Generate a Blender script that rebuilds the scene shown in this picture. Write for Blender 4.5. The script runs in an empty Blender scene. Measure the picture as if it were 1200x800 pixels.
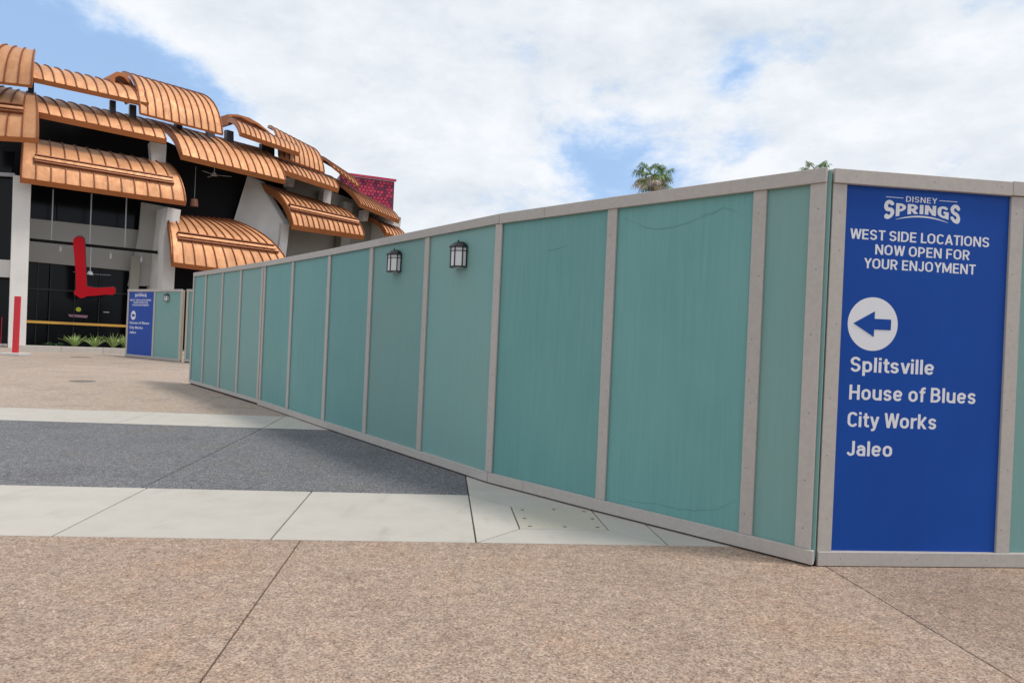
import bpy, bmesh, math, random
from mathutils import Vector, Matrix, noise
random.seed(7)
R = math.radians
S = bpy.context.scene
COL = S.collection

# ------------------------------------------------------------------ camera, sky, sun, exposure
EYE = 1.40; FPX = 800.0; ROLL = R(2.55)
cd = bpy.data.cameras.new('camera'); cam = bpy.data.objects.new('camera', cd); COL.objects.link(cam)
cd.sensor_width = 36; cd.lens = 36 * FPX / 1200; cd.clip_end = 3000; cd.clip_start = 0.05
cam.matrix_world = Matrix.Translation((0, 0, EYE)) @ Matrix.Rotation(R(90), 4, 'X') @ Matrix.Rotation(ROLL, 4, 'Z')
S.camera = cam

SUN_EL, SUN_AZ = 62.0, 102.0          # azimuth clockwise from +Y
w = bpy.data.worlds.new('World'); S.world = w; w.use_nodes = True
nt = w.node_tree; nt.nodes.clear()
def N(t, **k):
    n = nt.nodes.new(t)
    for a, b in k.items(): setattr(n, a, b)
    return n
L = lambda a, b: nt.links.new(a, b)

def ray(px, py):
    x = (px - 600) / FPX; y = -(py - 400) / FPX
    c, s = math.cos(ROLL), math.sin(ROLL)
    return Vector((c * x - s * y, 1.0, s * x + c * y))

out = N('ShaderNodeOutputWorld'); mix = N('ShaderNodeMixShader'); L(mix.outputs[0], out.inputs[0])
sky = N('ShaderNodeTexSky', sky_type='NISHITA'); sky.sun_disc = False
sky.sun_elevation = R(SUN_EL); sky.sun_rotation = R(SUN_AZ); sky.air_density = 1.0; sky.dust_density = 1.5; sky.ozone_density = 1.2
b1 = N('ShaderNodeBackground'); b1.inputs[1].default_value = 0.15; L(sky.outputs[0], b1.inputs[0]); L(b1.outputs[0], mix.inputs[1])
tc = N('ShaderNodeTexCoord')
mp = N('ShaderNodeMapping'); mp.inputs['Scale'].default_value = (1, 1, 1.9); mp.inputs['Location'].default_value = (0.35, 0.0, 0.1); L(tc.outputs['Generated'], mp.inputs[0])
n1 = N('ShaderNodeTexNoise'); n1.inputs['Scale'].default_value = 3.9; n1.inputs['Detail'].default_value = 9; n1.inputs['Roughness'].default_value = .63; n1.inputs['Distortion'].default_value = .1
L(mp.outputs[0], n1.inputs[0])
n2 = N('ShaderNodeTexNoise'); n2.inputs['Scale'].default_value = 6.5; n2.inputs['Detail'].default_value = 8; n2.inputs['Roughness'].default_value = .6
L(mp.outputs[0], n2.inputs[0])
def M_(op, a, b=None, c=None, clamp=False):
    n = N('ShaderNodeMath', operation=op, use_clamp=clamp)
    for i, v in enumerate((a, b, c)):
        if v is None: continue
        if isinstance(v, (int, float)): n.inputs[i].default_value = v
        else: L(v, n.inputs[i])
    return n.outputs[0]
def blob(px, py, rad, gain):
    d = ray(px, py).normalized()
    v = N('ShaderNodeVectorMath', operation='DISTANCE'); L(tc.outputs['Generated'], v.inputs[0]); v.inputs[1].default_value = d
    t = M_('DIVIDE', v.outputs['Value'], rad / FPX)
    t = M_('MULTIPLY', t, t); t = M_('MULTIPLY', t, -1.0); t = M_('EXPONENT', t)
    return M_('MULTIPLY', t, gain)
dens = M_('ADD', n1.outputs[0], 0.20)
for b in ((50, 66, 75, -.33), (150, 92, 60, -.32), (235, 122, 55, -.25), (290, 150, 40, -.10), (10, 40, 50, -.10), (60, 5, 50, .12), (690, 198, 45, -.16), (600, 235, 60, -.06), (868, 82, 20, -.13), (745, 190, 55, -.19), (843, 98, 18, -.10),
          (868, 175, 26, -.06), (820, 195, 50, -.06), (1130, 185, 32, -.17), (960, 60, 25, -.09), (980, 130, 60, .25), (1040, 90, 60, .15), (760, 60, 120, .12), (400, 60, 160, .13), (560, 130, 90, .06),
          (1190, 190, 35, .3), (270, 30, 70, .10)):
    dens = M_('ADD', dens, blob(*b))
mr = N('ShaderNodeMapRange'); mr.interpolation_type = 'SMOOTHSTEP'; mr.inputs[1].default_value = .45; mr.inputs[2].default_value = .60; L(dens, mr.inputs[0])
mr.inputs[3].default_value = 0.60; mr.inputs[4].default_value = 1.0
L(mr.outputs[0], mix.inputs[0])
va = N('ShaderNodeVectorMath', operation='ADD'); L(mp.outputs[0], va.inputs[0]); va.inputs[1].default_value = (.03, .0, .075)
n4 = N('ShaderNodeTexNoise'); L(va.outputs[0], n4.inputs[0])
for k_ in ('Scale', 'Detail', 'Roughness', 'Distortion'): n4.inputs[k_].default_value = n1.inputs[k_].default_value
relief = M_('ADD', M_('MULTIPLY', M_('SUBTRACT', n1.outputs[0], n4.outputs[0]), 1.5), .5)
cr = N('ShaderNodeValToRGB'); L(M_('ADD', M_('MULTIPLY', n2.outputs[0], .25), M_('MULTIPLY', relief, .75)), cr.inputs[0])
cr.color_ramp.elements[0].position = .22; cr.color_ramp.elements[0].color = (.62, .69, .77, 1)
cr.color_ramp.elements[1].position = .66; cr.color_ramp.elements[1].color = (.88, .905, .945, 1)
b2 = N('ShaderNodeBackground'); b2.inputs[1].default_value = 0.98
thin = N('ShaderNodeMix'); thin.data_type = 'RGBA'; thin.inputs[6].default_value = (.40, .60, .92, 1); L(cr.outputs[0], thin.inputs[7])
mr2 = N('ShaderNodeMapRange'); mr2.interpolation_type = 'SMOOTHSTEP'; mr2.inputs[1].default_value = .48; mr2.inputs[2].default_value = .70; L(dens, mr2.inputs[0]); L(mr2.outputs[0], thin.inputs[0])
L(thin.outputs[2], b2.inputs[0]); L(b2.outputs[0], mix.inputs[2])

sl = bpy.data.lights.new('sun', 'SUN'); sl.energy = 1.95; sl.angle = R(11); sl.color = (1, .95, .88)
sun = bpy.data.objects.new('sun', sl); COL.objects.link(sun)
sd = Vector((math.sin(R(SUN_AZ)) * math.cos(R(SUN_EL)), math.cos(R(SUN_AZ)) * math.cos(R(SUN_EL)), math.sin(R(SUN_EL))))
sun.rotation_euler = sd.to_track_quat('Z', 'Y').to_euler(); sun.location = sd * 50
S.view_settings.view_transform = 'Standard'; S.view_settings.look = 'None'; S.view_settings.exposure = 0.12; S.view_settings.gamma = 1

# ------------------------------------------------------------------ geometry of the place
CU, SU = math.cos(R(5.7)), math.sin(R(5.7))      # paving grid runs 5.7 degrees off the picture plane
V1, V2, V3 = 4.72, 6.165, 10.12
def uv(x, y): return (x * CU + y * SU, -x * SU + y * CU)
def xy(u, v): return (u * CU - v * SU, u * SU + v * CU)
def gz(x, y):
    v = uv(x, y)[1]
    return max(0.0, 0.0075 * (min(v, 45) - V3))
def G(px, py, dz=0):
    d = ray(px, py); z = dz
    for _ in range(12):
        t = (z - EYE) / d.z; p = d * t; z = gz(p.x, p.y) + dz
    return Vector((p.x, p.y, z))
def at(px, py, Y):
    d = ray(px, py); p = d * (Y / d.y); p.z += EYE
    return p

# ------------------------------------------------------------------ materials
def mat(name, col, rough=.6, metal=0.0, spec=.5, build=None):
    m = bpy.data.materials.new(name); m.use_nodes = True
    b = m.node_tree.nodes['Principled BSDF']
    b.inputs['Base Color'].default_value = (*col, 1); b.inputs['Roughness'].default_value = rough
    b.inputs['Metallic'].default_value = metal; b.inputs['Specular IOR Level'].default_value = spec
    if build: build(m.node_tree, b)
    return m
def lnk(t, a, b): t.links.new(a, b)
def tex(t, kind, scale, coord='Object', sc=(1, 1, 1), **k):
    c = t.nodes.new('ShaderNodeTexCoord'); m = t.nodes.new('ShaderNodeMapping'); m.inputs['Scale'].default_value = sc
    lnk(t, c.outputs[coord], m.inputs[0]); n = t.nodes.new(kind); lnk(t, m.outputs[0], n.inputs['Vector']); n.inputs['Scale'].default_value = scale
    for a, v in k.items(): n.inputs[a].default_value = v
    return n
def ramp(t, src, stops, interp='LINEAR'):
    r = t.nodes.new('ShaderNodeValToRGB'); r.color_ramp.interpolation = interp
    e = r.color_ramp.elements
    while len(e) < len(stops): e.new(.5)
    for x, (p, c) in zip(e, stops): x.position = p; x.color = (*c, 1) if len(c) == 3 else c
    lnk(t, src, r.inputs[0]); return r
def mixc(t, mode, f, a, b):
    n = t.nodes.new('ShaderNodeMix'); n.data_type = 'RGBA'; n.blend_type = mode
    for i, v in ((0, f), (6, a), (7, b)):
        if isinstance(v, (int, float)): n.inputs[i].default_value = v
        elif isinstance(v, tuple): n.inputs[i].default_value = (*v, 1)
        else: lnk(t, v, n.inputs[i])
    return n.outputs[2]
def bump(t, b, src, strength, dist=.01):
    n = t.nodes.new('ShaderNodeBump'); n.inputs['Strength'].default_value = strength; n.inputs['Distance'].default_value = dist
    lnk(t, src, n.inputs['Height']); lnk(t, n.outputs[0], b.inputs['Normal'])

def tone(t, c, lo, hi):
    oi = t.nodes.new('ShaderNodeObjectInfo'); hv = t.nodes.new('ShaderNodeHueSaturation'); lnk(t, c, hv.inputs['Color'])
    m = t.nodes.new('ShaderNodeMapRange'); m.inputs[3].default_value = lo; m.inputs[4].default_value = hi; lnk(t, oi.outputs['Random'], m.inputs[0]); lnk(t, m.outputs[0], hv.inputs['Value'])
    return hv.outputs[0]
def aggregate(base, dark, light, scale):
    def f(t, b):
        vo = tex(t, 'ShaderNodeTexVoronoi', scale); sep = t.nodes.new('ShaderNodeSeparateColor'); lnk(t, vo.outputs['Color'], sep.inputs[0])
        r = ramp(t, sep.outputs[0], [(0.0, dark), (.22, tuple(.6 * a + .4 * c for a, c in zip(base, dark))), (.5, base), (.8, tuple(.5 * a + .5 * c for a, c in zip(base, light))), (1, light)])
        big = tex(t, 'ShaderNodeTexNoise', .9, Detail=7, Roughness=.65)
        rb = ramp(t, big.outputs[0], [(.28, (.80, .77, .76)), (.5, (1, 1, 1)), (.72, (1.0, .93, .84))])
        med = tex(t, 'ShaderNodeTexNoise', 14, Detail=4); rm = ramp(t, med.outputs[0], [(.3, (.82, .82, .84)), (.7, (1.12, 1.1, 1.08))])
        c = mixc(t, 'MULTIPLY', 1.0, r.outputs[0], rb.outputs[0]); c = mixc(t, 'MULTIPLY', 1.0, c, rm.outputs[0])
        peb = tex(t, 'ShaderNodeTexVoronoi', 62); sp = t.nodes.new('ShaderNodeSeparateColor'); lnk(t, peb.outputs['Color'], sp.inputs[0])
        rpb = ramp(t, sp.outputs[1], [(0.0, (.66, .64, .62)), (.07, (1, 1, 1)), (.93, (1, 1, 1)), (.94, (1.32, 1.3, 1.28))], 'CONSTANT')
        c = mixc(t, 'MULTIPLY', .6, c, rpb.outputs[0])
        st = tex(t, 'ShaderNodeTexNoise', 2.3, Detail=5, Roughness=.75)
        rs = ramp(t, st.outputs[0], [(.60, (1, 1, 1)), (.74, (.74, .72, .71))])
        c = mixc(t, 'MULTIPLY', .7, c, rs.outputs[0])
        lnk(t, tone(t, c, .93, 1.05), b.inputs['Base Color'])
        bump(t, b, vo.outputs['Distance'], .35, .004)
    return f
M = {}
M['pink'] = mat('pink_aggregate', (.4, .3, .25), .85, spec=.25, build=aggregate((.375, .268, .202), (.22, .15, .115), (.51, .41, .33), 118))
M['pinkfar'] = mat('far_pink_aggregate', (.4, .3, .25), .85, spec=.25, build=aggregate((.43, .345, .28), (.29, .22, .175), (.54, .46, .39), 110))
M['dark'] = mat('slate_aggregate', (.1, .1, .12), .8, spec=.25, build=aggregate((.135, .137, .145), (.085, .086, .093), (.33, .33, .34), 115))
def concrete(t, b):
    n = tex(t, 'ShaderNodeTexNoise', 3.0, Detail=9, Roughness=.68); r = ramp(t, n.outputs[0], [(.3, (.49, .455, .405)), (.55, (.535, .497, .443)), (.75, (.55, .512, .458))])
    s = tex(t, 'ShaderNodeTexNoise', 220, Detail=2); r2 = ramp(t, s.outputs[0], [(.3, (.86, .86, .85)), (.6, (1.03, 1.03, 1.03))])
    k = tex(t, 'ShaderNodeTexNoise', 5.0, sc=(1, .35, 1), Detail=6); r3 = ramp(t, k.outputs[0], [(.58, (1, 1, 1)), (.75, (.86, .84, .81))])
    c = mixc(t, 'MULTIPLY', 1, r.outputs[0], r2.outputs[0]); c = mixc(t, 'MULTIPLY', .8, c, r3.outputs[0])
    lnk(t, tone(t, c, .94, 1.04), b.inputs['Base Color']); bump(t, b, s.outputs[0], .12, .003)
M['concrete'] = mat('pale_concrete', (.5, .5, .46), .85, spec=.25, build=concrete)
def speck_f(t, b):
    n = tex(t, 'ShaderNodeTexNoise', 70, Detail=4, Roughness=.7); r = ramp(t, n.outputs[0], [(.32, (.40, .365, .28)), (.5, (.50, .465, .38)), (.7, (.57, .535, .46))])
    lnk(t, r.outputs[0], b.inputs['Base Color']); bump(t, b, n.outputs[0], .2, .003)
M['speck'] = mat('speckled_plate', (.5, .5, .46), .85, spec=.25, build=speck_f)
M['joint'] = mat('joint_filler', (.16, .13, .11), .95, spec=.1)
M['earth'] = mat('earth', (.22, .2, .17), .95, spec=.1)
def trim_f(t, b):
    n = tex(t, 'ShaderNodeTexNoise', 9, sc=(1, 1, 1), Detail=8, Roughness=.7); r = ramp(t, n.outputs[0], [(.3, (.44, .408, .375)), (.7, (.475, .44, .405))])
    g = tex(t, 'ShaderNodeTexNoise', 30, sc=(1, 1, 1), Detail=5); r2 = ramp(t, g.outputs[0], [(.35, (.95, .95, .95)), (.6, (1.02, 1.02, 1.02))])
    k = tex(t, 'ShaderNodeTexVoronoi', 5.5); r3 = ramp(t, k.outputs['Distance'], [(.022, (.5, .44, .40)), (.04, (1, 1, 1))])
    c = mixc(t, 'MULTIPLY', 1, r.outputs[0], r2.outputs[0]); c = mixc(t, 'MULTIPLY', .8, c, r3.outputs[0])
    lnk(t, tone(t, c, .94, 1.04), b.inputs['Base Color']); bump(t, b, g.outputs[0], .05, .002)
M['trim'] = mat('taupe_painted_timber', (.5, .46, .43), .6, spec=.3, build=trim_f)
def ply(c0, c1, streak, seed):
    def f(t, b):
        oi = t.nodes.new('ShaderNodeObjectInfo')
        big = tex(t, 'ShaderNodeTexNoise', 1.1, Detail=6, Roughness=.6); r = ramp(t, big.outputs[0], [(.3, c0), (.7, c1)])
        g = tex(t, 'ShaderNodeTexNoise', 38, sc=(1, 1, .035), Detail=6, Roughness=.7); r2 = ramp(t, g.outputs[0], [(.3, (1 - streak,) * 3), (.68, (1 + streak * .7,) * 3)])
        c = mixc(t, 'MULTIPLY', 1, r.outputs[0], r2.outputs[0])
        s = tex(t, 'ShaderNodeTexNoise', 2.2, Detail=9, Roughness=.8, Distortion=.6); r3 = ramp(t, s.outputs[0], [(.63, (1, 1, 1)), (.72, (.84, .86, .86))])
        c = mixc(t, 'MULTIPLY', .7, c, r3.outputs[0])
        hv = t.nodes.new('ShaderNodeHueSaturation'); lnk(t, c, hv.inputs['Color'])
        mr_ = t.nodes.new('ShaderNodeMapRange'); mr_.inputs[3].default_value = .92; mr_.inputs[4].default_value = 1.06; lnk(t, oi.outputs['Random'], mr_.inputs[0]); lnk(t, mr_.outputs[0], hv.inputs['Value'])
        lnk(t, hv.outputs[0], b.inputs['Base Color']); bump(t, b, g.outputs[0], .25, .002)
    return f
M['teal'] = mat('streaky_teal_paint', (.15, .35, .33), .5, spec=.35, build=ply((.132, .325, .312), (.155, .352, .338), .085, 1))
M['sage'] = mat('smooth_sage_paint', (.2, .37, .34), .55, spec=.35, build=ply((.195, .342, .318), (.174, .346, .326), .04, 2))
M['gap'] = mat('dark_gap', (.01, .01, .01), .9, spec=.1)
M['plywood'] = mat('raw_plywood_back', (.36, .27, .17), .8)
def blue_f(t, b):
    n = tex(t, 'ShaderNodeTexNoise', 1.2, Detail=4); r = ramp(t, n.outputs[0], [(.3, (.006, .056, .30)), (.7, (.008, .070, .36))])
    lnk(t, r.outputs[0], b.inputs['Base Color'])
M['blue'] = mat('blue_vinyl', (.015, .07, .32), .5, spec=.18, build=blue_f)
M['bluefar'] = mat('blue_vinyl_far', (.012, .065, .36), .5, spec=.2)
M['white'] = mat('white_vinyl', (.72, .73, .76), .45, spec=.4)
M['black'] = mat('black_metal', (.02, .02, .022), .4, metal=.3)
M['frost'] = mat('frosted_glass', (.68, .68, .68), .5, spec=.4)
M['red'] = mat('red_post_paint', (.62, .02, .035), .45)
M['redl'] = mat('dark_red_letter_face', (.38, .003, .010), .6, spec=.15)
def patina(t, b):
    copper_f((.58, .27, .125), (.73, .39, .195))(t, b)
    g = tex(t, 'ShaderNodeTexNoise', 3.5, sc=(1.6, 1.6, .5), Detail=7, Roughness=.7); r = ramp(t, g.outputs[0], [(.3, (.86, .84, .84)), (.62, (1.04, 1.04, 1.04))])
    src = b.inputs['Base Color'].links[0].from_socket; lnk(t, mixc(t, 'MULTIPLY', 1, src, r.outputs[0]), b.inputs['Base Color'])
    rr = ramp(t, g.outputs[0], [(.3, (.68,) * 3), (.7, (.50,) * 3)]); lnk(t, rr.outputs[0], b.inputs['Roughness'])
def copper_f(c0, c1):
    def f(t, b):
        oi = t.nodes.new('ShaderNodeObjectInfo')
        n = tex(t, 'ShaderNodeTexNoise', 1.4, Detail=6, Roughness=.6); r = ramp(t, n.outputs[0], [(.3, c0), (.7, c1)])
        hv = t.nodes.new('ShaderNodeHueSaturation'); lnk(t, r.outputs[0], hv.inputs['Color'])
        mr_ = t.nodes.new('ShaderNodeMapRange'); mr_.inputs[3].default_value = .88; mr_.inputs[4].default_value = 1.08; lnk(t, oi.outputs['Random'], mr_.inputs[0]); lnk(t, mr_.outputs[0], hv.inputs['Value'])
        lnk(t, hv.outputs[0], b.inputs['Base Color'])
    return f
M['copper'] = mat('copper_sheet', (.7, .3, .13), .54, metal=.5, build=patina)
cb = M['copper'].node_tree.nodes['Principled BSDF']; cb.inputs['Coat Weight'].default_value = .15; cb.inputs['Coat Roughness'].default_value = .3
M['seam'] = mat('copper_seam', (.24, .082, .035), .5, metal=.4)
M['fascia'] = mat('copper_fascia', (.45, .15, .05), .45, metal=.5, build=copper_f((.42, .15, .05), (.50, .18, .065)))
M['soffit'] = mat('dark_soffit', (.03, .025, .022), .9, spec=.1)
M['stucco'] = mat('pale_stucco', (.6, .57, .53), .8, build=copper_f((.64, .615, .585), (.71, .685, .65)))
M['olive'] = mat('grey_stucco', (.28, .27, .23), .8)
M['wall_shade'] = mat('shaded_grey_render', (.35, .34, .315), .85)  # shade of the roof put into the grey of parapet and side wall
M['glass'] = mat('dark_glass', (.006, .007, .009), .14, spec=.18)
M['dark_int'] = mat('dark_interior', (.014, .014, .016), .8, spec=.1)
M['steel'] = mat('grey_steel', (.10, .10, .12), .5, metal=.4)
M['mullion'] = mat('pale_mullion', (.42, .43, .44), .5)
M['gold'] = mat('golden_rail', (.55, .30, .05), .45)
M['curb'] = mat('planter_concrete', (.42, .41, .38), .85, build=concrete)
M['leaf'] = mat('green_leaf', (.12, .22, .05), .5, build=copper_f((.20, .32, .08), (.42, .50, .18)))
M['leafd'] = mat('deep_green_leaf', (.04, .10, .03), .55)
M['soil'] = mat('soil', (.05, .04, .03), .95)
M['palm'] = mat('palm_frond', (.07, .13, .03), .55, build=copper_f((.09, .19, .03), (.17, .28, .07)))
M['palmdead'] = mat('dry_palm_frond', (.55, .44, .30), .8)
M['bark'] = mat('palm_bark', (.25, .19, .14), .9)
M['crim'] = mat('crimson_panel', (.55, .03, .09), .5, build=copper_f((.46, .02, .075), (.60, .045, .11)))
M['crimd'] = mat('dark_crimson_panel', (.17, .02, .06), .5)
M['lamp_brown'] = mat('copper_lamp_shade', (.35, .16, .10), .5)
M['yellow'] = mat('yellow_green_print', (.5, .55, .03), .6)
M['pinkp'] = mat('dull_pink_print', (.30, .16, .22), .6)
M['iron'] = mat('cast_iron', (.17, .15, .13), .8)

# ------------------------------------------------------------------ helpers
class MB:
    def __init__(s): s.v = []; s.f = []
    def add(s, vs, fs):
        o = len(s.v); s.v += [tuple(v) for v in vs]; s.f += [tuple(i + o for i in f) for f in fs]; return s
    def quad(s, *p): return s.add(p, [tuple(range(len(p)))])
    def hexa(s, lo, hi):                      # lo, hi: equal-length rings
        n = len(lo)
        fs = [tuple(range(n))[::-1], tuple(range(n, 2 * n))] + [(i, (i + 1) % n, n + (i + 1) % n, n + i) for i in range(n)]
        return s.add(list(lo) + list(hi), fs)
    def box(s, c, sx, sy, sz, ax=Vector((1, 0, 0)), ay=None, az=Vector((0, 0, 1))):
        c = Vector(c)
        if ay is None: ay = az.cross(ax)
        lo = [c + ax * (a * sx / 2) + ay * (b * sy / 2) - az * sz / 2 for a, b in ((-1, -1), (1, -1), (1, 1), (-1, 1))]
        return s.hexa(lo, [p + az * sz for p in lo])
    def tube(s, p, q, r, r2=None, n=8):
        p, q = Vector(p), Vector(q); d = (q - p).normalized(); r2 = r if r2 is None else r2
        a = d.orthogonal().normalized(); b = d.cross(a)
        ring = lambda c, rr: [c + (a * math.cos(2 * math.pi * i / n) + b * math.sin(2 * math.pi * i / n)) * rr for i in range(n)]
        return s.hexa(ring(p, r), ring(q, r2))
    def build(s, name, m, parent=None, smooth=False, bevel=0):
        me = bpy.data.meshes.new(name)
        org = Vector((0, 0, 0))
        me.from_pydata(s.v, [], s.f); me.validate(); 
        bm = bmesh.new(); bm.from_mesh(me); bmesh.ops.recalc_face_normals(bm, faces=bm.faces)
        if bevel: bmesh.ops.bevel(bm, geom=list(bm.edges), offset=bevel, segments=1, affect='EDGES', clamp_overlap=True)
        bm.to_mesh(me); bm.free()
        me.materials.append(M[m] if isinstance(m, str) else m)
        if smooth:
            for p in me.polygons: p.use_smooth = True
        o = bpy.data.objects.new(name, me); COL.objects.link(o)
        if parent: o.parent = parent; o.matrix_parent_inverse = parent.matrix_world.inverted()
        return o
def tag(o, label=None, cat=None, group=None, kind=None):
    for k, v in (('label', label), ('category', cat), ('group', group), ('kind', kind)):
        if v: o[k] = v
    return o
def empty(name, loc=(0, 0, 0)):
    o = bpy.data.objects.new(name, None); COL.objects.link(o); o.location = loc; o.matrix_world = Matrix.Translation(loc); o.empty_display_size = .2
    return o

# ------------------------------------------------------------------ ground and paving
g = MB(); g.quad((-900, -900, -.07), (900, -900, -.07), (900, 900, -.07), (-900, 900, -.07))
tag(g.build('ground', 'earth'), kind='structure')
def P(u, v, dz=0):
    x, y = xy(u, v); return Vector((x, y, gz(x, y) + dz))
pv = MB()
for v0, v1 in ((-12, V3), (V3, 46)):
    pv.quad(P(-48, v0, -.022), P(40, v0, -.022), P(40, v1, -.022), P(-48, v1, -.022))
pave = tag(pv.build('pavement', 'joint'), kind='structure')
def slab(poly, m, name='paving_slab', h=.03, gap=.006):
    c = sum((Vector(p) for p in poly), Vector((0, 0))) / len(poly)
    pts = []
    n = len(poly)
    for i in range(n):                                   # inset each corner by the joint half width
        a, b_, c_ = Vector(poly[i - 1]), Vector(poly[i]), Vector(poly[(i + 1) % n])
        e1 = (b_ - a).normalized(); e2 = (c_ - b_).normalized()
        n1 = Vector((-e1.y, e1.x)); n2 = Vector((-e2.y, e2.x))
        k = (n1 + n2) / max(.3, 1 + n1.dot(n2))
        pts.append(b_ + k * gap)
    mb = MB(); mb.hexa([P(p.x, p.y, -h) for p in pts], [P(p.x, p.y, 0) for p in pts])
    return mb.build(name, m, pave, bevel=.0025)
def rect(u0, v0, u1, v1): return [(u0, v0), (u1, v0), (u1, v1), (u0, v1)]
PJ = [-.90 + 3.49 * k for k in range(-8, 4)]
for u0, u1 in zip(PJ, PJ[1:]):
    for v0, v1 in ((-5.75, -2.26), (-2.26, 1.23), (1.23, V1)):
        if u0 < -9 and v0 < 0: continue
        slab(rect(u0, v0, u1, v1), 'pink', gap=.0045)
WJ = [.285 - 1.385 * k for k in range(9, -1, -1)]
for u0, u1 in zip(WJ, WJ[1:]): slab(rect(u0, V1, u1, V2), 'concrete')
for u0, u1 in ((-12.2, -9.6), (-9.6, -6.05), (-6.05, -2.53), (-2.53, .285)): slab(rect(u0, V2, u1, V3), 'dark')
V4 = V3 + 1.36
for u0, u1 in zip([-15.1, -12.5, -9.8, -7.2, -4.55, -2.53], [-12.5, -9.8, -7.2, -4.55, -2.53, .285]): slab(rect(u0, V3, u1, V4), 'concrete')
# cross column of pale slabs with an inset speckled plate
u0, u1 = .285, 1.655
slab(rect(u0, V2, u1, V2 + 1.4), 'concrete'); slab(rect(u0, V2 + 1.4, u1, V3), 'concrete'); slab(rect(u0, V3, u1, V4), 'concrete')
def puv(px, py): p = G(px, py); return uv(p.x, p.y)
ia, ib, ic, id_ = (u0 + .345, V1 + .37), (u0 + 1.025, V1 + .37), (u0 + 1.025, V1 + 1.05), (u0 + .345, V1 + 1.05)
oa, ob, oc, od = (u0, V1), (u1, V1), (u1, V2), (u0, V2)
for q in ((oa, ob, ib, ia), (ob, oc, ic, ib), (oc, od, id_, ic), (od, oa, ia, id_)): slab(list(q), 'concrete', gap=.006)
plate = slab([ia, ib, ic, id_], 'speck', gap=.005)
hm = MB()
for i, (a, b_) in enumerate(((.12, .1), (.5, .1), (.86, .1), (.1, .42), (.88, .45), (.12, .8), (.5, .85), (.85, .78))):
    cx, cy = ia[0] + a * .71, ia[1] + b_ * .71
    p = P(cx, cy, .001); hm.tube(p, p + Vector((0, 0, .0015)), .015, n=8)
hm.build('bolt_hole', 'iron', pave)['kind'] = 'stuff'
slab(rect(u1, V1, u1 + 1.385, V2), 'concrete'); slab(rect(u1, V2, u1 + 3.5, V3), 'pink')
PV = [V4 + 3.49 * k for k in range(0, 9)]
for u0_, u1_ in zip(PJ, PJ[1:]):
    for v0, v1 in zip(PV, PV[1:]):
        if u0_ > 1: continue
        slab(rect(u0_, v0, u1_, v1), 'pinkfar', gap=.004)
# small iron covers let into the far paving
for px, py, w_, lab in ((97, 446.5, .27, 'dark round iron drain cover in the far pink paving'), (95, 418.5, .55, 'brown rectangular cover flush in the paving near the planter')):
    p = G(px, py); mb = MB(); mb.tube(p + Vector((0, 0, -.01)), p + Vector((0, 0, .006)), w_ if py > 430 else w_ * .6, n=20)
    o = mb.build('drain_cover', 'iron'); tag(o, lab, 'drain cover')

# ------------------------------------------------------------------ construction hoarding
HH = 2.645
def board(pts, z0, z1, off0, off1, name, parent, m='trim', base=None, bevel=.003):
    """board following a polyline of plan points on its outer side, z measured above each point"""
    mb = MB(); rings = []
    n = len(pts)
    for i, p in enumerate(pts):
        a = pts[max(i - 1, 0)]; c = pts[min(i + 1, n - 1)]
        d = Vector((c.x - a.x, c.y - a.y, 0)).normalized(); nn = Vector((d.y, -d.x, 0))   # outward (to viewer)
        rings.append([p + nn * off0 + Vector((0, 0, z0)), p + nn * off1 + Vector((0, 0, z0)), p + nn * off1 + Vector((0, 0, z1)), p + nn * off0 + Vector((0, 0, z1))])
    vs = [v for r in rings for v in r]; fs = [(0, 1, 2, 3), tuple(4 * (n - 1) + k for k in (3, 2, 1, 0))]
    for i in range(n - 1):
        for k in range(4): fs.append((4 * i + k, 4 * i + (k + 1) % 4, 4 * i + 4 + (k + 1) % 4, 4 * i + 4 + k))
    mb.add(vs, fs)
    return mb.build(name, m, parent, bevel=bevel)
def lerp(a, b, t): return a + (b - a) * t
class Run:
    def __init__(s, pts): 
        s.p = pts; s.l = [0]
        for a, b in zip(pts, pts[1:]): s.l.append(s.l[-1] + (b - a).length)
    def at(s, d):
        for i in range(len(s.p) - 1):
            if d <= s.l[i + 1] or i == len(s.p) - 2:
                return lerp(s.p[i], s.p[i + 1], (d - s.l[i]) / (s.l[i + 1] - s.l[i]))
    def sub(s, d0, d1): return [s.at(d0)] + [p for p, l in zip(s.p, s.l) if d0 + .02 < l < d1 - .02] + [s.at(d1)]
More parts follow.
